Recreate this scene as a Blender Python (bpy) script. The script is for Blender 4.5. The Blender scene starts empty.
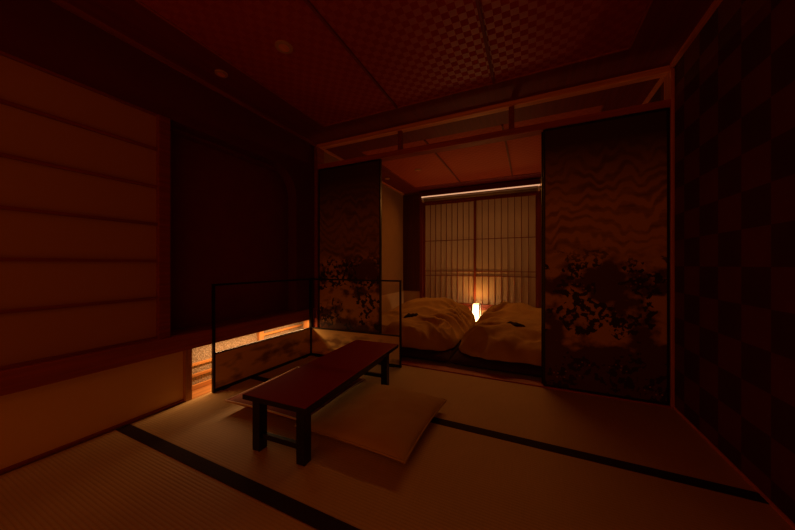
import bpy, bmesh, math, random
from mathutils import Vector, Matrix, noise

# ------------------------------------------------------------------ camera, world, exposure
scn = bpy.context.scene
col = scn.collection
cam_d = bpy.data.cameras.new('camera'); cam = bpy.data.objects.new('camera', cam_d); col.objects.link(cam)
cam_d.sensor_width = 36.0; cam_d.lens = 285.6 / 795 * 36.0
cam_d.clip_start = 0.02
cam.location = (0, 0, 1.0); cam.rotation_euler = (math.radians(90), 0, math.radians(24.9))
scn.camera = cam

world = bpy.data.worlds.new('ambient_fill'); scn.world = world; world.use_nodes = True  # added ambient fill entering at the open near end, no hall built
bg = world.node_tree.nodes['Background']
bg.inputs[0].default_value = (1.0, 0.20, 0.018, 1); bg.inputs[1].default_value = 0.24

vs = scn.view_settings
scn.display_settings.display_device = 'sRGB'
vs.view_transform = 'Standard'; vs.look = 'None'; vs.gamma = 1.0; vs.use_curve_mapping = False
vs.exposure = 0.0
scn.cycles.use_denoising = True
scn.cycles.max_bounces = 8
scn.cycles.sample_clamp_indirect = 3.0

LAMP_POS = (-0.835, 5.01)
LAMP_SHADE = (9.0, 4.6, 1.9)
LAMP_BULB = (1.0, 0.40, 0.085); LAMP_BULB_W = 10.0
STRIP = (1.0, 0.50, 0.19); STRIP_W = 4.4
RAIL = (1.0, 0.33, 0.06); RAIL_W = 5.5
GARDEN = (1.0, 0.54, 0.25); GARDEN_W = 8.0

def area_light(name, loc, rot, sx, sy, color, watts, spread=180):
    l = bpy.data.lights.new(name, 'AREA'); l.shape = 'RECTANGLE'; l.size = sx; l.size_y = sy
    l.color = color; l.energy = watts; l.spread = math.radians(spread)
    o = bpy.data.objects.new(name, l); col.objects.link(o); o.location = loc; o.rotation_euler = rot
    return o

# ------------------------------------------------------------------ room measures (metres)
XL, XR = -2.28, 0.912          # side walls
YN, YD, YB = -0.60, 2.66, 5.20 # near end, divider, back wall
ZC = 2.411                     # ceiling
ZK = 2.11                      # underside of lintel

# ------------------------------------------------------------------ materials
MATS = {}
def nt(m): return m.node_tree.nodes, m.node_tree.links
def base(name, color, rough=0.8, spec=0.3, metallic=0.0, bump=None, var=0.12, varscale=6.0):
    if name in MATS: return MATS[name]
    m = bpy.data.materials.new(name); m.use_nodes = True
    n, l = nt(m); b = n['Principled BSDF']
    b.inputs['Roughness'].default_value = rough; b.inputs['Specular IOR Level'].default_value = spec
    b.inputs['Metallic'].default_value = metallic
    tc = n.new('ShaderNodeTexCoord'); nz = n.new('ShaderNodeTexNoise')
    nz.inputs['Scale'].default_value = varscale; nz.inputs['Detail'].default_value = 4
    l.new(tc.outputs['Object'], nz.inputs['Vector'])
    mx = n.new('ShaderNodeMixRGB')
    mx.inputs[1].default_value = tuple(c * (1 - var) for c in color) + (1,)
    mx.inputs[2].default_value = tuple(min(1, c * (1 + var)) for c in color) + (1,)
    l.new(nz.outputs['Fac'], mx.inputs[0]); l.new(mx.outputs[0], b.inputs['Base Color'])
    if bump:
        nb = n.new('ShaderNodeTexNoise'); nb.inputs['Scale'].default_value = bump[0]; nb.inputs['Detail'].default_value = 6
        l.new(tc.outputs['Object'], nb.inputs['Vector'])
        bp = n.new('ShaderNodeBump'); bp.inputs['Strength'].default_value = bump[1]; bp.inputs['Distance'].default_value = 0.01
        l.new(nb.outputs['Fac'], bp.inputs['Height']); l.new(bp.outputs[0], b.inputs['Normal'])
    MATS[name] = m
    return m

def wood(name, color, rough=0.5, axis=1, contrast=0.25, spec=0.4):
    if name in MATS: return MATS[name]
    m = bpy.data.materials.new(name); m.use_nodes = True
    n, l = nt(m); b = n['Principled BSDF']
    b.inputs['Roughness'].default_value = rough; b.inputs['Specular IOR Level'].default_value = spec
    tc = n.new('ShaderNodeTexCoord'); mp = n.new('ShaderNodeMapping')
    s = [30.0, 30.0, 30.0]; s[axis] = 1.2
    mp.inputs['Scale'].default_value = s
    l.new(tc.outputs['Object'], mp.inputs[0])
    nz = n.new('ShaderNodeTexNoise'); nz.inputs['Scale'].default_value = 1.5; nz.inputs['Detail'].default_value = 5
    l.new(mp.outputs[0], nz.inputs['Vector'])
    r = n.new('ShaderNodeValToRGB'); r.color_ramp.elements[0].position = .3; r.color_ramp.elements[1].position = .7
    r.color_ramp.elements[0].color = tuple(c * (1 - contrast) for c in color) + (1,)
    r.color_ramp.elements[1].color = tuple(min(1, c * (1 + contrast)) for c in color) + (1,)
    l.new(nz.outputs['Fac'], r.inputs[0]); l.new(r.outputs[0], b.inputs['Base Color'])
    MATS[name] = m
    return m

def mathn(n, l, op, a, b=None, c=None):
    q = n.new('ShaderNodeMath'); q.operation = op
    for i, v in enumerate((a, b, c)):
        if v is None: continue
        if isinstance(v, (int, float)): q.inputs[i].default_value = v
        else: l.new(v, q.inputs[i])
    return q.outputs[0]

def tatami_mat():
    m = bpy.data.materials.new('tatami_straw'); m.use_nodes = True
    n, l = nt(m); b = n['Principled BSDF']
    b.inputs['Roughness'].default_value = 0.62; b.inputs['Specular IOR Level'].default_value = 0.35
    tc = n.new('ShaderNodeTexCoord'); sp = n.new('ShaderNodeSeparateXYZ'); l.new(tc.outputs['Object'], sp.inputs[0])
    # ribs run along the borders (local x); pitch 15 mm across
    ph = mathn(n, l, 'MULTIPLY', sp.outputs['Y'], 2 * math.pi / 0.015)
    rib = mathn(n, l, 'ABSOLUTE', mathn(n, l, 'SINE', mathn(n, l, 'MULTIPLY', ph, 0.5)))
    mp = n.new('ShaderNodeMapping'); mp.inputs['Scale'].default_value = (450, 8, 8); l.new(tc.outputs['Object'], mp.inputs[0])
    nz = n.new('ShaderNodeTexNoise'); nz.inputs['Scale'].default_value = 1.0; l.new(mp.outputs[0], nz.inputs['Vector'])
    nz2 = n.new('ShaderNodeTexNoise'); nz2.inputs['Scale'].default_value = 3.0; nz2.inputs['Detail'].default_value = 5
    l.new(tc.outputs['Object'], nz2.inputs['Vector'])
    r = n.new('ShaderNodeValToRGB')
    r.color_ramp.elements[0].color = (.39, .265, .11, 1); r.color_ramp.elements[1].color = (.75, .54, .25, 1)
    f = mathn(n, l, 'ADD', mathn(n, l, 'MULTIPLY', nz.outputs['Fac'], .45), mathn(n, l, 'MULTIPLY', nz2.outputs['Fac'], .35))
    f = mathn(n, l, 'ADD', f, mathn(n, l, 'MULTIPLY', rib, .2))
    l.new(f, r.inputs[0]); l.new(r.outputs[0], b.inputs['Base Color'])
    bp = n.new('ShaderNodeBump'); bp.inputs['Strength'].default_value = .45; bp.inputs['Distance'].default_value = .0022
    h = mathn(n, l, 'ADD', rib, mathn(n, l, 'MULTIPLY', nz.outputs['Fac'], .3))
    l.new(h, bp.inputs['Height']); l.new(bp.outputs[0], b.inputs['Normal'])
    return m

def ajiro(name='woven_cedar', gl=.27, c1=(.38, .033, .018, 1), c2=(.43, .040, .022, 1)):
    """woven cedar ceiling: squares whose grain turns, so every second one is glossier"""
    m = bpy.data.materials.new(name); m.use_nodes = True
    n, l = nt(m); b = n['Principled BSDF']
    tc = n.new('ShaderNodeTexCoord')
    mp = n.new('ShaderNodeMapping'); mp.inputs['Location'].default_value = (10, 10, 0.013); l.new(tc.outputs['Object'], mp.inputs[0])
    ck = n.new('ShaderNodeTexChecker'); ck.inputs['Scale'].default_value = 1 / 0.045
    l.new(mp.outputs[0], ck.inputs['Vector'])
    fac = ck.outputs['Fac']
    nz = n.new('ShaderNodeTexNoise'); nz.inputs['Scale'].default_value = 2.5; l.new(tc.outputs['Object'], nz.inputs['Vector'])
    mx = n.new('ShaderNodeMixRGB'); mx.inputs[1].default_value = c1; mx.inputs[2].default_value = c2
    l.new(fac, mx.inputs[0]); l.new(mx.outputs[0], b.inputs['Base Color'])
    rg = mathn(n, l, 'SUBTRACT', .75, mathn(n, l, 'MULTIPLY', fac, gl))
    l.new(rg, b.inputs['Roughness'])
    sp = mathn(n, l, 'ADD', .12, mathn(n, l, 'MULTIPLY', fac, .88 if gl > .2 else .1))
    l.new(sp, b.inputs['Specular IOR Level'])
    return m

def checks():
    """right wall: washi squares laid in a chequer"""
    m = bpy.data.materials.new('chequered_washi'); m.use_nodes = True
    n, l = nt(m); b = n['Principled BSDF']; b.inputs['Roughness'].default_value = .8
    b.inputs['Specular IOR Level'].default_value = .15
    tc = n.new('ShaderNodeTexCoord'); mp = n.new('ShaderNodeMapping')
    mp.inputs['Location'].default_value = (0.05, 20 * .185 - 1.737, 20 * .1775 - 1.169)
    l.new(tc.outputs['Object'], mp.inputs[0])
    s = n.new('ShaderNodeSeparateXYZ'); l.new(mp.outputs[0], s.inputs[0])
    a = mathn(n, l, 'FLOOR', mathn(n, l, 'DIVIDE', s.outputs['Y'], .185))
    c = mathn(n, l, 'FLOOR', mathn(n, l, 'DIVIDE', s.outputs['Z'], .1775))
    k = mathn(n, l, 'PINGPONG', mathn(n, l, 'ADD', a, c), 1.0)
    nz = n.new('ShaderNodeTexNoise'); nz.inputs['Scale'].default_value = 2.2; nz.inputs['Detail'].default_value = 5
    l.new(tc.outputs['Object'], nz.inputs['Vector'])
    mx = n.new('ShaderNodeMixRGB'); mx.inputs[1].default_value = (.10, .026, .018, 1); mx.inputs[2].default_value = (.20, .045, .03, 1)
    l.new(k, mx.inputs[0])
    m2 = n.new('ShaderNodeMixRGB'); m2.blend_type = 'MULTIPLY'; m2.inputs[0].default_value = .5
    l.new(mx.outputs[0], m2.inputs[1]); l.new(nz.outputs['Fac'], m2.inputs[2])
    l.new(m2.outputs[0], b.inputs['Base Color'])
    return m

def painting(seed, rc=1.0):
    """door painting: rippled bands above, gold clouds among dark blossom below"""
    m = bpy.data.materials.new('painted_paper'); m.use_nodes = True
    n, l = nt(m); b = n['Principled BSDF']; b.inputs['Roughness'].default_value = .55
    b.inputs['Specular IOR Level'].default_value = .3
    tc = n.new('ShaderNodeTexCoord'); mp = n.new('ShaderNodeMapping'); mp.inputs['Location'].default_value = (seed, 0, 0)
    l.new(tc.outputs['Object'], mp.inputs[0])
    s = n.new('ShaderNodeSeparateXYZ'); l.new(tc.outputs['Object'], s.inputs[0])
    z = s.outputs['Z']
    def noi(scale, detail, sc=(1, 1, 1), off=0.0):
        p = n.new('ShaderNodeMapping'); p.inputs['Scale'].default_value = sc; p.inputs['Location'].default_value = (off, off, off)
        l.new(mp.outputs[0], p.inputs[0])
        q = n.new('ShaderNodeTexNoise'); q.inputs['Scale'].default_value = scale; q.inputs['Detail'].default_value = detail
        l.new(p.outputs[0], q.inputs['Vector']); return q.outputs['Fac']
    # ripples
    w = mathn(n, l, 'ADD', mathn(n, l, 'MULTIPLY', noi(3.0, 2, (1.6, 1, .7)), 34.0), mathn(n, l, 'MULTIPLY', z, 66.0))
    w = mathn(n, l, 'ADD', w, mathn(n, l, 'MULTIPLY', noi(14, 1, (1, 1, .3), 4), 2.4))
    rip = mathn(n, l, 'POWER', mathn(n, l, 'MULTIPLY_ADD', mathn(n, l, 'SINE', w), .5, .5), 1.8)
    rip = mathn(n, l, 'MULTIPLY', mathn(n, l, 'ADD', mathn(n, l, 'MULTIPLY', rip, .85), noi(9, 5, (.5, 1, 3), 3)), mathn(n, l, 'MULTIPLY', noi(2.2, 3, (1.4, 1, 1.4), 9), .95))
    r1 = n.new('ShaderNodeValToRGB')
    r1.color_ramp.elements[0].position = .02; r1.color_ramp.elements[0].color = (.07, .03, .016, 1)
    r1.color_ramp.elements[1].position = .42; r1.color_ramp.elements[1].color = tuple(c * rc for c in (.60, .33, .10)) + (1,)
    l.new(rip, r1.inputs[0])
    # clouds
    cl = mathn(n, l, 'ADD', mathn(n, l, 'MULTIPLY', noi(2.6, 3.0, (1, 1, 1.5), 21.6), .6), mathn(n, l, 'MULTIPLY', noi(8.0, 6.0, (1, 1, 1.2), 3.3), .4))
    gate = n.new('ShaderNodeMapRange'); gate.interpolation_type = 'SMOOTHSTEP'
    gate.inputs['From Min'].default_value = .12; gate.inputs['From Max'].default_value = .50
    l.new(z, gate.inputs['Value'])
    cl = mathn(n, l, 'ADD', cl, mathn(n, l, 'MULTIPLY', mathn(n, l, 'SUBTRACT', gate.outputs[0], 1), .22))
    r2 = n.new('ShaderNodeValToRGB')
    r2.color_ramp.elements[0].position = .46; r2.color_ramp.elements[0].color = (.11, .04, .018, 1)
    r2.color_ramp.elements[1].position = .53; r2.color_ramp.elements[1].color = (.58, .34, .10, 1)
    l.new(cl, r2.inputs[0])
    # blossom speckle
    vo = n.new('ShaderNodeTexVoronoi'); vo.inputs['Scale'].default_value = 24; l.new(mp.outputs[0], vo.inputs['Vector'])
    clump = noi(4.0, 3, (1, 1, 1), 40)
    sp = mathn(n, l, 'MULTIPLY', mathn(n, l, 'GREATER_THAN', noi(26, 4, (1, 1, 1), 11), .50), mathn(n, l, 'GREATER_THAN', clump, .50))
    m3 = n.new('ShaderNodeMixRGB'); l.new(sp, m3.inputs[0]); l.new(r2.outputs[0], m3.inputs[1]); m3.inputs[2].default_value = (.03, .014, .010, 1)
    vo2 = n.new('ShaderNodeTexVoronoi'); vo2.inputs['Scale'].default_value = 27; l.new(mp.outputs[0], vo2.inputs['Vector'])
    sp2 = mathn(n, l, 'MULTIPLY', mathn(n, l, 'LESS_THAN', vo2.outputs['Distance'], .17), mathn(n, l, 'GREATER_THAN', clump, .56))
    m4 = n.new('ShaderNodeMixRGB'); l.new(sp2, m4.inputs[0]); l.new(m3.outputs[0], m4.inputs[1]); m4.inputs[2].default_value = (.34, .20, .12, 1)
    up = n.new('ShaderNodeMapRange'); up.inputs['From Min'].default_value = 1.05; up.inputs['From Max'].default_value = 1.22
    l.new(mathn(n, l, 'ADD', z, mathn(n, l, 'MULTIPLY', noi(3, 2, (1, 1, 1), 7), .12)), up.inputs['Value'])
    m5 = n.new('ShaderNodeMixRGB'); l.new(up.outputs[0], m5.inputs[0]); l.new(m4.outputs[0], m5.inputs[1]); l.new(r1.outputs[0], m5.inputs[2])
    # ripples fade into a plain dark top
    tp = n.new('ShaderNodeMapRange'); tp.inputs['From Min'].default_value = 1.45; tp.inputs['From Max'].default_value = 1.95
    l.new(z, tp.inputs['Value'])
    m6 = n.new('ShaderNodeMixRGB'); l.new(tp.outputs[0], m6.inputs[0]); l.new(m5.outputs[0], m6.inputs[1]); m6.inputs[2].default_value = (.06, .028, .018, 1)
    l.new(m6.outputs[0], b.inputs['Base Color'])
    return m

def gold_paper():
    m = bpy.data.materials.new('gold_cloud_paper'); m.use_nodes = True
    n, l = nt(m); b = n['Principled BSDF']; b.inputs['Roughness'].default_value = .5
    b.inputs['Specular IOR Level'].default_value = .4
    tc = n.new('ShaderNodeTexCoord'); mp = n.new('ShaderNodeMapping'); mp.inputs['Scale'].default_value = (1, 1, 2)
    l.new(tc.outputs['Object'], mp.inputs[0])
    nz = n.new('ShaderNodeTexNoise'); nz.inputs['Scale'].default_value = 4.5; nz.inputs['Detail'].default_value = 2.5
    l.new(mp.outputs[0], nz.inputs['Vector'])
    r = n.new('ShaderNodeValToRGB')
    r.color_ramp.elements[0].position = .36; r.color_ramp.elements[0].color = (.27, .13, .04, 1)
    r.color_ramp.elements[1].position = .52; r.color_ramp.elements[1].color = (.80, .52, .16, 1)
    l.new(nz.outputs['Fac'], r.inputs[0]); l.new(r.outputs[0], b.inputs['Base Color'])
    return m

def pebbles():
    m = bpy.data.materials.new('grit_render'); m.use_nodes = True
    n, l = nt(m); b = n['Principled BSDF']; b.inputs['Roughness'].default_value = .9
    tc = n.new('ShaderNodeTexCoord'); v = n.new('ShaderNodeTexVoronoi'); v.inputs['Scale'].default_value = 90
    l.new(tc.outputs['Object'], v.inputs['Vector'])
    r = n.new('ShaderNodeValToRGB'); r.color_ramp.elements[0].color = (.55, .49, .41, 1); r.color_ramp.elements[1].color = (.24, .20, .15, 1)
    r.color_ramp.elements[1].position = .6
    l.new(v.outputs['Distance'], r.inputs[0]); l.new(r.outputs[0], b.inputs['Base Color'])
    bp = n.new('ShaderNodeBump'); bp.inputs['Strength'].default_value = .8; bp.inputs['Distance'].default_value = .004; bp.invert = True
    l.new(v.outputs['Distance'], bp.inputs['Height']); l.new(bp.outputs[0], b.inputs['Normal'])
    return m

def shoji_paper():
    m = bpy.data.materials.new('shoji_paper'); m.use_nodes = True
    n, l = nt(m); b = n['Principled BSDF']; out = n['Material Output']
    b.inputs['Roughness'].default_value = .9; b.inputs['Specular IOR Level'].default_value = .1
    b.inputs['Base Color'].default_value = (.56, .44, .28, 1)
    t = n.new('ShaderNodeBsdfTranslucent'); t.inputs[0].default_value = (.80, .68, .50, 1)
    mx = n.new('ShaderNodeMixShader'); mx.inputs[0].default_value = .35
    l.new(b.outputs[0], mx.inputs[1]); l.new(t.outputs[0], mx.inputs[2]); l.new(mx.outputs[0], out.inputs[0])
    return m

def emit(name, color):
    m = bpy.data.materials.new(name); m.use_nodes = True
    n, l = nt(m); n.remove(n['Principled BSDF']); e = n.new('ShaderNodeEmission')
    e.inputs[0].default_value = (color[0] / max(color), color[1] / max(color), color[2] / max(color), 1)
    e.inputs[1].default_value = max(color); l.new(e.outputs[0], n['Material Output'].inputs[0])
    return m

M_TATAMI = tatami_mat(); M_CEIL = ajiro(); M_CEIL_LIT = ajiro('woven_cedar_lit_matte', .10, (.56, .115, .04, 1), (.59, .125, .045, 1)); M_CHECK = checks(); M_PAINT = painting(0.0)  # bedroom weave: same cedar, less glossy, brighter room light put into its colour
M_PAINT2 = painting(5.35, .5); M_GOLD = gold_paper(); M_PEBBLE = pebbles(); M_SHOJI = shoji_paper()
M_WOOD = wood('red_cedar', (.42, .085, .03), .5, 1)
M_WOODX = wood('red_cedar_cross', (.42, .085, .03), .5, 0)
M_WOODZ = wood('red_cedar_upright', (.42, .085, .03), .5, 2)
M_SHOJIWOOD = wood('shoji_frame_cedar', (.24, .042, .014), .5, 2)
M_BEAM = wood('dark_cedar_beam', (.27, .05, .02), .5, 1)
M_SILL = wood('sill_cedar', (.36, .075, .028), .5, 1)
M_HONEY = wood('honey_cedar', (.55, .27, .09), .5, 1)
M_HONEYZ = wood('honey_cedar_upright', (.50, .24, .08), .5, 2)
M_BORDER = wood('ceiling_border_cedar', (.20, .020, .012), .6, 1, .15)
M_TRIM = wood('pale_trim', (.85, .32, .13), .4, 1)
M_CROWN = wood('dim_crown_rail', (.34, .07, .04), .5, 1)  # darker copy of the crown trim, left side's weaker light put into the colour
M_TRIMX = wood('pale_trim_cross', (.88, .34, .13), .4, 0)
M_TRIMZ = wood('pale_trim_upright', (.60, .21, .10), .45, 2)
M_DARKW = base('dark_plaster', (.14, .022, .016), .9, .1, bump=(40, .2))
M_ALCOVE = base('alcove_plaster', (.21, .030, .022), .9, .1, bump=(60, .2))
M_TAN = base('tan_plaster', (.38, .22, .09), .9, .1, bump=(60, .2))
M_PALE = base('pale_wainscot', (.66, .48, .26), .85, .1, bump=(30, .1))
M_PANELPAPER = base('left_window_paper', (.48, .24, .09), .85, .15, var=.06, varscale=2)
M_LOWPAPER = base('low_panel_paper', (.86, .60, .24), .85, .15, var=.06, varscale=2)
M_DARKPANEL = wood('dark_panel', (.11, .030, .016), .6, 2)
M_BLACK = base('black_lacquer', (.010, .006, .005), .35, .4)
M_BLACKM = base('black_matte', (.012, .008, .007), .7, .2)
M_RED = base('red_lacquer', (.30, .008, .004), .45, .25, var=.05)
M_HERI = base('dark_mat_edging', (.030, .012, .012), .8, .15, bump=(300, .3))
M_DUVET = base('duvet_cotton', (.56, .37, .12), .85, .2, bump=(220, .15), var=.08, varscale=4)
M_MATT = base('mattress_cotton', (.05, .02, .012), .9, .15)
M_ZABU = base('zabuton_cloth', (.57, .39, .14), .8, .25, bump=(260, .25), var=.07, varscale=5)
M_ZABU2 = base('zabuton_patterned_cloth', (.30, .075, .04), .8, .25, bump=(60, .4), var=.3, varscale=30)
M_PIPE = base('lit_edge_piping', (.80, .60, .45), .8, .2)  # pale tone paints the strip light caught along the far cushion's edge
M_SASH = base('dark_sash_cloth', (.03, .012, .012), .8, .2)
M_WHITE = base('white_enamel', (.85, .78, .68), .35, .5, var=.02)
M_BLIND = base('rolled_blind_cloth', (.30, .24, .13), .85, .2)
M_BRASS = base('brass', (.55, .33, .12), .35, .5, metallic=.8)
M_GLASSY = base('downlight_frost', (.55, .34, .14), .4, .4)
M_GRAVEL = base('grey_gravel', (.12, .10, .08), .95, .1, bump=(120, .8))
M_SHADE = emit('lantern_shade_glow', LAMP_SHADE)
M_LINE = emit('line_glow', (.85, .42, .22))
M_STRIPE = emit('strip_glow', tuple(c * 3 for c in STRIP))

# ------------------------------------------------------------------ mesh helpers
def boxes(bm, *specs, bevel=0.0, mi=0):
    """each spec: (x0,x1,y0,y1,z0,z1)"""
    for (x0, x1, y0, y1, z0, z1) in specs:
        r = bmesh.ops.create_cube(bm, size=1.0)
        vs_ = r['verts']
        bmesh.ops.scale(bm, vec=(x1 - x0, y1 - y0, z1 - z0), verts=vs_)
        bmesh.ops.translate(bm, vec=((x0 + x1) / 2, (y0 + y1) / 2, (z0 + z1) / 2), verts=vs_)
        fs = {f for v in vs_ for f in v.link_faces}
        for f in fs: f.material_index = mi
        if bevel:
            es = {e for v in vs_ for e in v.link_edges}
            bmesh.ops.bevel(bm, geom=list(es), offset=bevel, segments=2, affect='EDGES', profile=.6)
    return bm

def cyl(bm, p0, p1, r, seg=20, r2=None):
    p0, p1 = Vector(p0), Vector(p1); d = p1 - p0
    q = d.to_track_quat('Z', 'Y').to_matrix().to_4x4(); q.translation = (p0 + p1) / 2
    bmesh.ops.create_cone(bm, cap_ends=True, segments=seg, radius1=r, radius2=r if r2 is None else r2, depth=d.length, matrix=q)
    return bm

def link(name, bm, mats, parent=None, smooth=False):
    me = bpy.data.meshes.new(name); bm.normal_update(); bm.to_mesh(me); bm.free()
    for m in (mats if isinstance(mats, (list, tuple)) else [mats]): me.materials.append(m)
    if smooth:
        for p in me.polygons: p.use_smooth = True
    o = bpy.data.objects.new(name, me); col.objects.link(o)
    if parent: o.parent = parent
    return o

def B(name, spec, mat, parent=None, bevel=0.0, smooth=False):
    """spec: one box or a list of boxes"""
    if not isinstance(spec, list): spec = [spec]
    return link(name, boxes(bmesh.new(), *spec, bevel=bevel), mat, parent, smooth)

def S(name, spec, mat, bevel=0.0):
    o = B(name, spec, mat, None, bevel); o['kind'] = 'structure'; return o

def thing(name, label, cat, loc=(0, 0, 0), rz=0.0, group=None):
    o = bpy.data.objects.new(name, None); o.empty_display_size = .1; col.objects.link(o)
    o.location = loc; o.rotation_euler = (0, 0, rz)
    o['label'] = label; o['category'] = cat
    if group: o['group'] = group
    return o

def tag(o, label, cat, group=None):
    o['label'] = label; o['category'] = cat
    if group: o['group'] = group
    return o

# ------------------------------------------------------------------ the room shell
T = .12
S('floor', (XL - .5, XR + T, YN, YB + T, -.12, -.012), M_BEAM)
S('ceiling', [(XL - T, XR + T, YN, YB + T, ZC + .012, ZC + .1)], M_BORDER)

# ceiling border boards and the woven field inside them, once in each room
def ceil_zone(y0, y1, n1):
    x0, x1 = -1.895, .583
    S('ceiling', [(XL, x0, y0, y1, ZC, ZC + .014), (x1, XR, y0, y1, ZC, ZC + .014)], M_BORDER)
    S('ceiling', [(x0, x1, y1 - .33, y1, ZC, ZC + .014)] + ([(x0, x1, y0, y0 + .33, ZC, ZC + .014)] if y0 > 0 else []), M_BORDER)
    a = y0 + .33 if y0 > 0 else y0; b = y1 - .33
    S('ceiling', (x0, x1, a, b, ZC + .004, ZC + .016), M_CEIL if y0 < 0 else M_CEIL_LIT)
    t = .010
    S('trim_%d' % n1, [(x0 - t, x0, a, b + t, ZC - .006, ZC + .006), (x1, x1 + t, a, b + t, ZC - .006, ZC + .006),
                       (x0 - t, x1 + t, b, b + t, ZC - .006, ZC + .006)], M_WOOD)
    for i, bx in enumerate((-1.080, -.254)):
        S('trim_%d' % (n1 + 1 + i), (bx - .009, bx + .009, a, b, ZC - .010, ZC + .006), M_BORDER)
ceil_zone(YN, YD - .015, 1)
ceil_zone(YD + .06, YB, 4)

# right wall
S('wall_right', (XR, XR + T, YN, YB + T, -.012, ZC + .012), M_CHECK)
S('baseboard_right', (XR - .006, XR, YN, YD - .05, -.005, .016), M_TRIM)
S('trim_7', (XR - .022, XR, YN, YD - .04, ZC - .030, ZC), M_TRIM)
S('trim_8', (XR - .022, XR, YD + .07, YB, ZC - .030, ZC), M_TRIM)

# left wall: window of papered boards, dark alcove with a rounded corner, sill beam, low opening
W1, W2, AE = 1.07, 1.14, 2.33
ZS0, ZS1 = .50, 2.02
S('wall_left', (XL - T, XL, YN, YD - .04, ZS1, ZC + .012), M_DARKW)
def alcove_wall():
    bm = bmesh.new(); R_ = .30; n_ = 14
    arc = [(AE - R_ + R_ * math.sin(t), ZS1 - R_ + R_ * math.cos(t)) for t in [i / n_ * math.pi / 2 for i in range(n_ + 1)]]
    poly = arc + [(AE, ZS0), (YD - .04, ZS0), (YD - .04, ZS1)]
    # front and back caps plus rim
    def ring(x): return [bm.verts.new((x, y, z)) for y, z in poly]
    f = ring(XL); k = ring(XL - T)
    bm.faces.new(f); bm.faces.new(list(reversed(k)))
    for i in range(len(poly)):
        j = (i + 1) % len(poly); bm.faces.new((f[i], k[i], k[j], f[j]))
    bmesh.ops.recalc_face_normals(bm, faces=bm.faces)
    return bm
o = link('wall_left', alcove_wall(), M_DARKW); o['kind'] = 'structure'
# inside of the alcove
S('wall_left', [(XL - .22, XL - .20, W2, YD - .04, ZS0, ZS1), (XL - .20, XL - T, W2 - .02, W2, ZS0, ZS1),
                (XL - .20, XL - T, YD - .06, YD - .04, ZS0, ZS1), (XL - .20, XL - T, W2, YD - .06, ZS1 - .02, ZS1)], M_ALCOVE)
S('trim_9', (XL - .20, XL, W2, YD - .06, ZS0 - .02, ZS0 + .004), M_BEAM)
S('trim_10', (XL - .10, XL + .008, W1, W2, ZS0, ZS1), M_BEAM, .004)

# papered window of the left wall with its horizontal bars
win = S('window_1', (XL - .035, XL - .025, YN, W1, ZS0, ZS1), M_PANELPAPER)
B('window_bars', [(XL - .026, XL - .006, YN, W1, z - .009, z + .009) for z in (.775, 1.027, 1.276, 1.528, 1.784)], M_BEAM, win)
B('window_frame', [(XL - .026, XL - .004, YN, W1, ZS1 - .012, ZS1), (XL - .026, XL - .004, YN, W1, ZS0, ZS0 + .014)], M_BEAM, win)
# sill beam running the whole wall
S('trim_11', (XL - T, XL + .030, YN, YD - .04, .384, ZS0), M_SILL, .004)
# low panel, posts and opening
LO0, LO1 = 1.285, 2.53
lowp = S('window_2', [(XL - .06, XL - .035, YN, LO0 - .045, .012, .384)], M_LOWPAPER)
B('window_frame', [(XL - .065, XL - .015, YN, LO0 - .045, .0, .014), (XL - .065, XL - .025, -.17, -.15, .014, .384)], M_BEAM, lowp)
S('trim_12', (XL - .09, XL, LO0 - .045, LO0, -.005, .384), M_HONEYZ, .003)
S('trim_13', (XL - .09, XL, LO1, LO1 + .04, -.005, .384), M_HONEYZ, .003)
S('wall_left', [(XL - T, XL, LO1 + .04, YD - .04, 0, .384), (XL - .09, XL - .066, YN, LO0 - .045, 0, .384)], M_DARKW)
# grit wall outside the low opening, its ledges and upright
XG = -2.44
S('wall_left', [(XG - .04, XG, LO0 - .1, LO1 + .1, -.012, .50)], M_PEBBLE)
S('wall_left', [(XG, XL - .09, LO0 - .065, LO0 - .045, -.012, .40), (XG, XL - .09, LO1 + .04, LO1 + .06, -.012, .40)], M_PEBBLE)
S('trim_14', (XG, XL, LO0 - .045, LO1 + .04, -.012, .002), M_HONEY)
S('trim_15', [(XG, XG + .018, LO0 - .04, 1.97, z0, z1) for z0, z1 in ((.002, .042), (.108, .130), (.196, .216))], M_HONEY, .002)
S('trim_16', (XG, XG + .035, 1.97, 2.02, .002, .40), M_HONEYZ, .003)
S('trim_17', (XG, XG + .025, 2.02, LO1 + .04, .292, .312), M_HONEY, .002)
# crown rail of the left wall
S('trim_18', (XL, XL + .022, YN, YD - .04, ZC - .026, ZC), M_CROWN)
S('trim_19', (XL, XL + .022, YD + .07, YB, ZC - .026, ZC), M_TRIM)

# bedroom walls
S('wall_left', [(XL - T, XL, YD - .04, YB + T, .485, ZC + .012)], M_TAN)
S('wall_left', [(XL - T, XL + .004, YD + .07, YB, -.012, .485)], M_PALE)
# back wall round the window
WX0, WX1, WZ0, WZ1 = -1.93, .17, .24, 2.285
S('wall_back', [(WX1, XR, YB, YB + T, 0, ZC + .012), (WX0, WX1, YB, YB + T, 0, WZ0), (WX0, WX1, YB, YB + T, WZ1, ZC + .012),
                (XL, WX0, YB, YB + T, .485, ZC + .012)], M_TAN)
S('wall_back', [(XL, WX0, YB - .004, YB + T, -.012, .485)], M_PALE)
S('trim_20', (XL + .004, WX0, YB - .03, YB, .50, 2.37), M_DARKPANEL)
S('trim_21', (WX0, XR, YB - .05, YB, WZ1 + .01, ZC - .01), M_BORDER)

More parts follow.
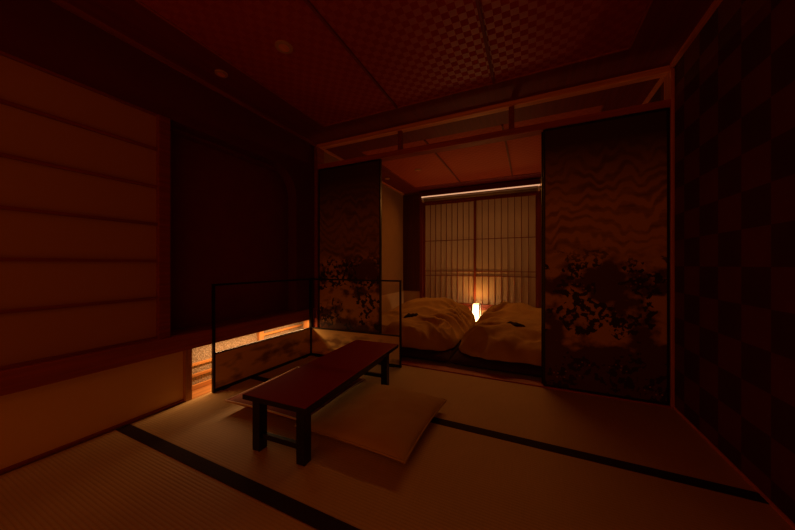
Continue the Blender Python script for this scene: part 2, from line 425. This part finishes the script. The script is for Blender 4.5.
# the divider: sill track, lintel, upper rail, ranma posts, end posts
S('trim_22', (XL, XR, YD - .045, YD + .065, -.012, .010), M_WOODX, .002)
S('trim_23', (XL, XR, YD - .045, YD + .065, ZK, ZK + .052), M_WOODX, .003)
S('trim_24', (XL, XR, YD - .025, YD + .045, ZC - .042, ZC), M_TRIMX, .002)
for k, px in enumerate((-1.206, -.146)):
    S('trim_%d' % (25 + k), (px - .022, px + .022, YD - .008, YD + .028, ZK + .05, ZC - .04), M_BEAM)
S('trim_27', (XL, XL + .045, YD - .05, YD + .07, .010, ZC - .042), M_BEAM, .003)
S('trim_28', (XR - .020, XR, YD - .05, YD + .07, .010, ZC - .042), M_TRIMZ, .003)

# ------------------------------------------------------------------ back window: two shoji of fine uprights
fr = S('window_3', [(WX0, WX0 + .05, YB - .02, YB + .10, WZ0, WZ1), (WX1 - .05, WX1, YB - .02, YB + .10, WZ0, WZ1),
                    (WX0 + .05, WX1 - .05, YB - .02, YB + .10, WZ0 - .03, WZ0 + .012), (WX0 + .05, WX1 - .05, YB - .02, YB + .10, WZ1 - .03, WZ1)], M_SHOJIWOOD)
def shoji(x0, x1, y):
    z0, z1 = WZ0 + .012, 2.185
    t = B('shoji_frame', [(x0, x0 + .038, y, y + .03, z0, z1), (x1 - .038, x1, y, y + .03, z0, z1),
                    (x0 + .038, x1 - .038, y, y + .03, z0, z0 + .05), (x0 + .038, x1 - .038, y, y + .03, z1 - .035, z1)], M_SHOJIWOOD, fr)
    B('shoji_paper', (x0 + .036, x1 - .036, y + .022, y + .025, z0 + .04, z1 - .03), M_SHOJI, t)
    n_ = 9; w = (x1 - x0 - .076)
    bars = [(x0 + .038 + w * i / n_ - .0045, x0 + .038 + w * i / n_ + .0045, y + .008, y + .022, z0 + .05, z1 - .035) for i in range(1, n_)]
    B('lattice', bars + [(x0 + .038, x1 - .038, y + .006, y + .020, z - .006, z + .006) for z in (.80, .885, 1.46)], M_SHOJIWOOD, t)
shoji(WX0 + .05, -.865, YB + .035)
shoji(-.915, WX1 - .05, YB)
S('trim_29', (WX0 + .05, WX1 - .05, YB + .001, YB + .07, 2.185, WZ1 - .03), M_SHOJIWOOD)

# rolled blind on its white rail above the shoji
bl = thing('roller_blind', 'rolled olive blind hanging between white brackets above the back window', 'blind', (-.87, YB - .045, 2.235))
bm = bmesh.new(); cyl(bm, (-.96, 0, 0), (.98, 0, 0), .030); link('rolled_cloth', bm, M_BLIND, bl, True)
for s_ in (-.99, 1.0):
    B('bracket', (s_ - .014, s_ + .014, -.030, .044, -.035, .045), M_WHITE, bl, .003)
ln = thing('linear_light', 'thin glowing line of light along the top of the back window', 'light', (-.87, YB - .085, 2.286))
bm = bmesh.new(); cyl(bm, (-1.0, 0, 0), (1.02, 0, 0), .009); link('light_tube', bm, M_LINE, ln, True)
B('tube_channel', (-1.0, 1.02, -.012, .035, .010, .016), M_WHITE, ln)
area_light('line_light', (-.86, YB - .097, 2.275), (math.radians(-42), 0, 0), 2.0, .012, RAIL, RAIL_W, 125)

# garden lamp light behind the shoji
area_light('garden_light', (-.88, YB + .75, 1.45), (math.radians(-90), 0, 0), 2.0, 1.3, GARDEN, GARDEN_W)
gw = S('wall_garden', [(-2.1, .35, YB + .85, YB + .9, -.1, 2.6)], M_DARKW)

# ------------------------------------------------------------------ tatami mats of the front room
def mat(x0, x1, y0, y1, label, heri=(1, 1)):
    t = thing('tatami_mat', label, 'tatami mat', ((x0 + x1) / 2, (y0 + y1) / 2, 0), 0, 'tatami mats of the front room')
    w, d = (x1 - x0) / 2 - .0002, (y1 - y0) / 2 - .0002
    B('mat_body', (-w, w, -d, d, -.012, 0), M_TATAMI, t)
    for s, on in ((-1, heri[0]), (1, heri[1])):
        if on:
            a, b_ = sorted((s * (d - .033), s * d))
            B('edging', (-w, w, a, b_, -.002, .0025), M_HERI, t)
    return t
Y1, Y2 = .885, 1.768
mat(XL, -.46, Y2, YD - .045, 'tatami mat under the far end of the low table, before the left painted door', (1, 0))
mat(-.46, XR, Y2, YD - .045, 'tatami mat running from the bedroom sill to the right wall corner', (1, 0))
mat(XL, -.46, Y1, Y2, 'tatami mat lit by the low window, under the near end of the table', (1, 1))
mat(-.46, XR, Y1, Y2, 'tatami mat right of the near floor cushion, between two dark borders', (1, 1))
mat(XL, -.46, -.02, Y1, 'nearest tatami mat in the bottom left corner by the low papered panel', (0, 1))
mat(-.46, XR, -.02, Y1, 'nearest tatami mat at the bottom right edge of the room', (0, 1))
S('floor', (XL, XR, YN, -.021, -.012, 0), M_TATAMI)
S('floor', (XL, XR, YD + .066, YB, -.012, 0), M_TATAMI)

# ------------------------------------------------------------------ painted sliding doors
def fusuma(x0, x1, y, mat_, label):
    t = thing('sliding_door', label, 'sliding door', ((x0 + x1) / 2, y, .010), 0, 'painted sliding doors between the rooms')
    w = (x1 - x0) / 2; h = ZK - .010; e = .015
    B('painted_panel', (-w + e, w - e, -.009, .009, e, h - e), mat_, t)
    B('door_frame', [(-w, -w + e, -.014, .014, 0, h), (w - e, w, -.014, .014, 0, h),
                     (-w + e, w - e, -.014, .014, 0, e), (-w + e, w - e, -.014, .014, h - e, h)], M_BLACK, t)
    return t
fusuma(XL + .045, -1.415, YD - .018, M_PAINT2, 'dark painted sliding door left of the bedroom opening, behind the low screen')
fusuma(.098, XR - .020, YD - .018, M_PAINT, 'wide dark painted sliding door right of the bedroom opening, rippled bands over gold clouds')
fusuma(.086, XR - .040, YD + .026, M_PAINT, 'inner sliding door behind the right painted door, only its edge showing')

# ------------------------------------------------------------------ light strip under the sill beam
st = thing('light_strip', 'slim warm light strip tucked under the sill beam of the low opening', 'light', (XL - .016, (LO0 + LO1) / 2, .384))
B('strip_housing', (-.012, .012, -.58, .58, -.006, 0), M_WHITE, st)
B('strip_lens', (-.008, .008, -.57, .57, -.008, -.006), M_STRIPE, st)
al = area_light('strip_light', (0, 0, -.0095), (0, 0, 0), .016, 1.14, STRIP, STRIP_W); al.parent = st

# ------------------------------------------------------------------ low two-fold screen
def screen():
    H = .849; P = .31; hx, hy = -2.205, 2.47
    r = thing('folding_screen', 'low two-fold black framed screen, open above gold cloud panels, in the left corner', 'screen', (hx, hy, .003))
    def leaf(ang, L):
        f = .011
        specs = [(0, .018, -f, f, 0, H), (L - .018, L, -f, f, 0, H), (.018, L - .018, -f, f, H - .016, H),
                 (.018, L - .018, -f, f, P - .012, P), (.018, L - .018, -f, f, .001, .026)]
        o = B('leaf_frame', specs, M_BLACK, r, .002); o.rotation_euler.z = ang
        g = B('gold_panel', (.018, L - .018, -.005, .005, .026, P - .012), M_GOLD, o)
        for dx in (.10, L - .10):
            B('foot', (dx - .03, dx + .03, -.022, .022, 0, .012), M_BLACK, o)
        return o
    leaf(math.radians(-92.2), 1.06)
    leaf(math.radians(3.5), 1.072)
    for z in (.12, .42, .72):
        bm = bmesh.new(); cyl(bm, (-.004, .010, z - .02), (-.004, .010, z + .02), .006, 12); link('hinge', bm, M_BRASS, r)
screen()

# ------------------------------------------------------------------ low table
def low_table():
    t = thing('low_table', 'long low table with a red lacquer top and black legs', 'table', (-1.235, 1.672, 0), math.radians(2.9))
    L, W, H = .612, .212, .300
    bm = boxes(bmesh.new(), (-W, W, -L, L, H - .028, H), bevel=.003)
    bm.normal_update()
    for f in bm.faces: f.material_index = 1 if (f.normal.z > .7 and f.calc_center_median().z > H - .004) else 0
    link('tabletop', bm, [M_BLACK, M_RED], t)
    for y in (-.568, .425):
        for x in (-.132, .166):
            B('leg', (x - .026, x + .026, y - .026, y + .026, .001, H - .028), M_BLACK, t, .002)
        B('stretcher', (-.106, .140, y - .012, y + .012, .065, .092), M_BLACK, t, .002)
    B('apron', [(-.142, -.122, -.542, .399, H - .07, H - .028), (.156, .176, -.542, .399, H - .07, H - .028)], M_BLACK, t)
low_table()

# ------------------------------------------------------------------ soft goods
def puff(hx, hy, zmax, zmin, n=56, px=5.0, py=None, wr=0.0, pinch=0.0, seed=0.0, top=None, dip=0.0):
    """a stuffed cloth: closed top and bottom skins, seam at the rim"""
    bm = bmesh.new(); grid = {}
    for side in (1, -1):
        for i in range(n + 1):
            for j in range(n + 1):
                u = math.sin((i / n - .5) * math.pi); v = math.sin((j / n - .5) * math.pi)
                rim = i in (0, n) or j in (0, n)
                if side == -1 and rim: grid[(side, i, j)] = grid[(1, i, j)]; continue
                q = (1 - pinch * (1 - v * v)) ; p = (1 - pinch * (1 - u * u))
                x, y = u * hx * q, v * hy * p
                prof = ((1 - abs(u) ** px) * (1 - abs(v) ** (py or px))) ** .5
                z = zmax * prof if side == 1 else -zmin * prof
                if side == 1:
                    if top: z = top(u, v, prof, z)
                    if wr:
                        e = max(abs(u), abs(v))
                        a = (noise.noise(Vector((x * 5 + seed, y * 5, seed))) * .6 +
                             noise.noise(Vector((x * 13 + seed, y * 13, 3 + seed))) * .3)
                        z += wr * a * prof
                        # gathers running in from the seam
                        s_ = (v * hy if abs(u) > abs(v) else u * hx)
                        z += wr * .5 * noise.noise(Vector((s_ * 26 + seed, e * 2, 9))) * prof * max(0, (e - .55) / .45)
                grid[(side, i, j)] = bm.verts.new((x, y, z))
    for side in (1, -1):
        for i in range(n):
            for j in range(n):
                q = [grid[(side, i, j)], grid[(side, i + 1, j)], grid[(side, i + 1, j + 1)], grid[(side, i, j + 1)]]
                if side == -1: q.reverse()
                bm.faces.new(q)
    return bm

def zabuton(x, y, rz, mat_, label, seed, pip, rim=.056, zt=.080):
    bm = puff(.35, .35, zt, rim, 48, 2.6, None, .016, .04, seed)
    bmesh.ops.translate(bm, vec=(0, 0, rim + .0005), verts=bm.verts)
    o = link('floor_cushion', bm, mat_, None, True)
    tag(o, label, 'cushion', 'floor cushions at the low table')
    o.location = (x, y, .001); o.rotation_euler.z = rz
    bm = bmesh.new(); N = 64; loop = []
    for k in range(N * 4):
        a = (k % N) / N * 2 - 1; e_ = k // N
        u, v = [(a, -1), (1, a), (-a, 1), (-1, -a)][e_]
        loop.append(Vector((u * .35 * (1 - .04 * (1 - v * v)), v * .35 * (1 - .04 * (1 - u * u)), rim + .003)))
    rings = []
    for k, p in enumerate(loop):
        d = (loop[(k + 1) % len(loop)] - loop[k - 1]).normalized(); n_ = Vector((-d.y, d.x, 0))
        rings.append([bm.verts.new(p + n_ * .006 * math.cos(t * math.pi / 3) + Vector((0, 0, .006 * math.sin(t * math.pi / 3)))) for t in range(6)])
    for k in range(len(rings)):
        a_, b_ = rings[k], rings[(k + 1) % len(rings)]
        for t in range(6): bm.faces.new((a_[t], b_[t], b_[(t + 1) % 6], a_[(t + 1) % 6]))
    bmesh.ops.recalc_face_normals(bm, faces=bm.faces)
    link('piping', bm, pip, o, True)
    return o
zabuton(-.885, 1.605, math.radians(-1), M_ZABU, 'ochre square floor cushion on the near right side of the low table', 1.3, M_ZABU)
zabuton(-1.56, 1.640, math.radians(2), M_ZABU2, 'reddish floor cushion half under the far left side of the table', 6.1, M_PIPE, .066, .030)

# ------------------------------------------------------------------ futons
def ridge(p, sharp=1.0):
    return 1.0 - min(1.0, abs(noise.noise(p)) * 2.6) ** sharp
def futon_z(seed, side):
    def f(u, v, prof, z):
        # broad hump over the pillows at the far end, big folds along one side and soft waves elsewhere
        z += .105 * math.exp(-((v - .66) / .32) ** 2) * prof * (1 - .3 * u * u)
        z += .060 * noise.noise(Vector((u * 1.6 + seed, v * 1.9, seed))) * prof
        w = min(1, max(0, u * side - .15) / .6)
        wx, wy = u + .25 * noise.noise(Vector((u * 2, v * 2, seed + 3))), v + .25 * noise.noise(Vector((u * 2, v * 2, seed + 8)))
        z += .165 * w * (ridge(Vector((wx * 1.4, wy * 4.8 + wx * 1.8 * side, seed))) - .55) * prof
        z += .050 * (ridge(Vector((wx * 1.3 + seed, wy * 2.8, 2))) - .5) * prof
        w2 = min(1, max(0, -v - .35) / .45)
        z += .10 * w2 * (ridge(Vector((wx * 2.7, wy * 1.6, seed + 4))) - .5) * prof
        return z
    return f
def futon(cx, cy, hx, hy, label, dlabel, seed, side, drop_):
    m = puff(hx * 1.0, hy * 1.01, .050, .050, 24, 14, None, .0, 0, seed)
    bmesh.ops.translate(m, vec=(0, 0, .051), verts=m.verts)
    mt = link('futon_mattress', m, M_MATT, None, True); mt.location = (cx, cy - .045, .0)
    tag(mt, label, 'mattress', 'futon mattresses')
    bm = puff(hx, hy, .225, .0, 130, 2.8, 7.0, .022, .02, seed, futon_z(seed, side))
    for v in bm.verts:
        x, y = v.co.x / hx, v.co.y / hy
        e = max(abs(x), abs(y))
        d = max(0.0, (e - .86) / .14); d = d * d * (3 - 2 * d)
        v.co.z += .108 - drop_ * d
        k = 1 - .10 * (abs(x) ** 3.5) * (abs(y) ** 3.5)
        ang = math.atan2(y, x)
        k *= 1 + .035 * e ** 4 * (noise.noise(Vector((math.cos(ang) * 3.2 + seed, math.sin(ang) * 3.2, 1))) + .6 * noise.noise(Vector((math.cos(ang) * 9 + seed, math.sin(ang) * 9, 4))))
        v.co.x *= k; v.co.y *= k
    d = link('duvet', bm, M_DUVET, None, True); d.location = (cx, cy, 0)
    tag(d, dlabel, 'duvet', 'duvets on the futons')
    return d
dl = futon(-1.444, 3.82, .715, 1.0, 'left futon mattress, dark underneath its puffy duvet', 'puffy ochre duvet on the left futon, deep folds along its right side', 2.2, 1, .004)
dr = futon(-.012, 3.81, .715, 1.0, 'right futon mattress under the duvet beside the right door', 'puffy ochre duvet on the right futon, nearer the right door', 7.7, -1, .004)

def drop_on(obj, x, y):
    dep = bpy.context.evaluated_depsgraph_get()
    inv = obj.matrix_world.inverted()
    hit, p, n_, _ = obj.ray_cast(Vector((x - obj.location.x, y - obj.location.y, 2)), Vector((0, 0, -1)))
    return (p.z if hit else .3), (n_ if hit else Vector((0, 0, 1)))
bpy.context.view_layer.update()
def sash(obj, x, y, rz, L, label):
    bm = bmesh.new(); nx, ny = 18, 8
    z0 = None; top = {}; bot = {}
    c, s = math.cos(rz), math.sin(rz)
    for i in range(nx + 1):
        for j in range(ny + 1):
            u = i / nx * 2 - 1; v = j / ny * 2 - 1
            lx, ly = u * L, v * .055 * (1 + .25 * math.sin(u * 5))
            wx, wy = x + lx * c - ly * s, y + lx * s + ly * c
            h, _ = drop_on(obj, wx, wy)
            e = (1 - abs(u) ** 6) * (1 - abs(v) ** 4)
            bot[i, j] = bm.verts.new((wx - x, wy - y, h + .002))
            top[i, j] = bm.verts.new((wx - x, wy - y, h + .004 + .022 * e ** .5 + .004 * math.sin(u * 9 + v * 3)))
    for i in range(nx):
        for j in range(ny):
            bm.faces.new((top[i, j], top[i + 1, j], top[i + 1, j + 1], top[i, j + 1]))
            bm.faces.new((bot[i, j + 1], bot[i + 1, j + 1], bot[i + 1, j], bot[i, j]))
    for i in range(nx):
        bm.faces.new((bot[i, 0], bot[i + 1, 0], top[i + 1, 0], top[i, 0]))
        bm.faces.new((top[i, ny], top[i + 1, ny], bot[i + 1, ny], bot[i, ny]))
    for j in range(ny):
        bm.faces.new((top[0, j], top[0, j + 1], bot[0, j + 1], bot[0, j]))
        bm.faces.new((bot[nx, j], bot[nx, j + 1], top[nx, j + 1], top[nx, j]))
    o = link('folded_sash', bm, M_SASH, None, True); o.location = (x, y, 0)
    tag(o, label, 'sash', 'dark sashes lying on the duvets')
sash(dl, -1.40, 3.46, math.radians(-6), .085, 'small dark folded sash lying on the left duvet')
sash(dr, -.155, 3.42, math.radians(-28), .13, 'dark folded sash lying slanted on the right duvet')

# ------------------------------------------------------------------ andon lantern between the futons
def andon():
    x, y = LAMP_POS
    t = thing('paper_lantern', 'glowing square paper floor lantern between the futons, before the shoji', 'lamp', (x, y, 0))
    b0, b1, z0, z1 = .070, .054, .03, .338
    B('lantern_base', (-.088, .088, -.088, .088, 0, .025), M_BLACK, t, .003)
    bm = bmesh.new()
    lo = [bm.verts.new((sx * b0, sy * b0, z0)) for sx, sy in ((-1, -1), (1, -1), (1, 1), (-1, 1))]
    hi = [bm.verts.new((sx * b1, sy * b1, z1 - .01)) for sx, sy in ((-1, -1), (1, -1), (1, 1), (-1, 1))]
    for i in range(4): bm.faces.new((lo[i], lo[(i + 1) % 4], hi[(i + 1) % 4], hi[i]))
    sh = link('lamp_shade', bm, M_SHADE, t)
    md = sh.modifiers.new('thickness', 'SOLIDIFY'); md.thickness = .0015; md.offset = -1
    for sx, sy in ((-1, -1), (1, -1), (1, 1), (-1, 1)):
        bm = bmesh.new(); cyl(bm, (sx * (b0 + .004), sy * (b0 + .004), .02), (sx * (b1 + .004), sy * (b1 + .004), z1), .012, 8)
        link('corner_post', bm, M_BLACK, t)
    e = b1 + .004
    B('top_frame', [(-e, e, -e - .005, -e + .005, z1 - .010, z1), (-e, e, e - .005, e + .005, z1 - .010, z1),
                    (-e - .005, -e + .005, -e, e, z1 - .010, z1), (e - .005, e + .005, -e, e, z1 - .010, z1)], M_BLACK, t)
    l = bpy.data.lights.new('lantern_bulb', 'POINT'); l.energy = LAMP_BULB_W; l.color = LAMP_BULB; l.shadow_soft_size = .03
    lo_ = bpy.data.objects.new('lantern_bulb', l); col.objects.link(lo_); lo_.location = (0, 0, .300); lo_.parent = t
andon()

# ------------------------------------------------------------------ ceiling downlights, switched off
def downlight(x, y, z, label, r=.042):
    t = thing('downlight', label, 'ceiling light', (x, y, z), 0, 'small round downlights')
    bm = bmesh.new(); cyl(bm, (0, 0, -.006), (0, 0, .004), r, 32); link('trim_ring', bm, M_GLASSY, t)
    bm = bmesh.new(); cyl(bm, (0, 0, -.009), (0, 0, -.0055), r * .62, 24, r * .5); link('lens', bm, M_TRIM, t)
downlight(-1.445, 1.368, ZC + .002, 'pale round downlight in the woven ceiling above the low table', .055)
downlight(-2.06, 1.36, ZC - .002, 'dark round downlight in the left border board of the front ceiling')
downlight(-1.51, 3.97, ZC + .002, 'round downlight in the woven bedroom ceiling, left of centre')
downlight(-2.11, 4.15, ZC - .002, 'small round downlight in the bedroom ceiling border near its left wall')
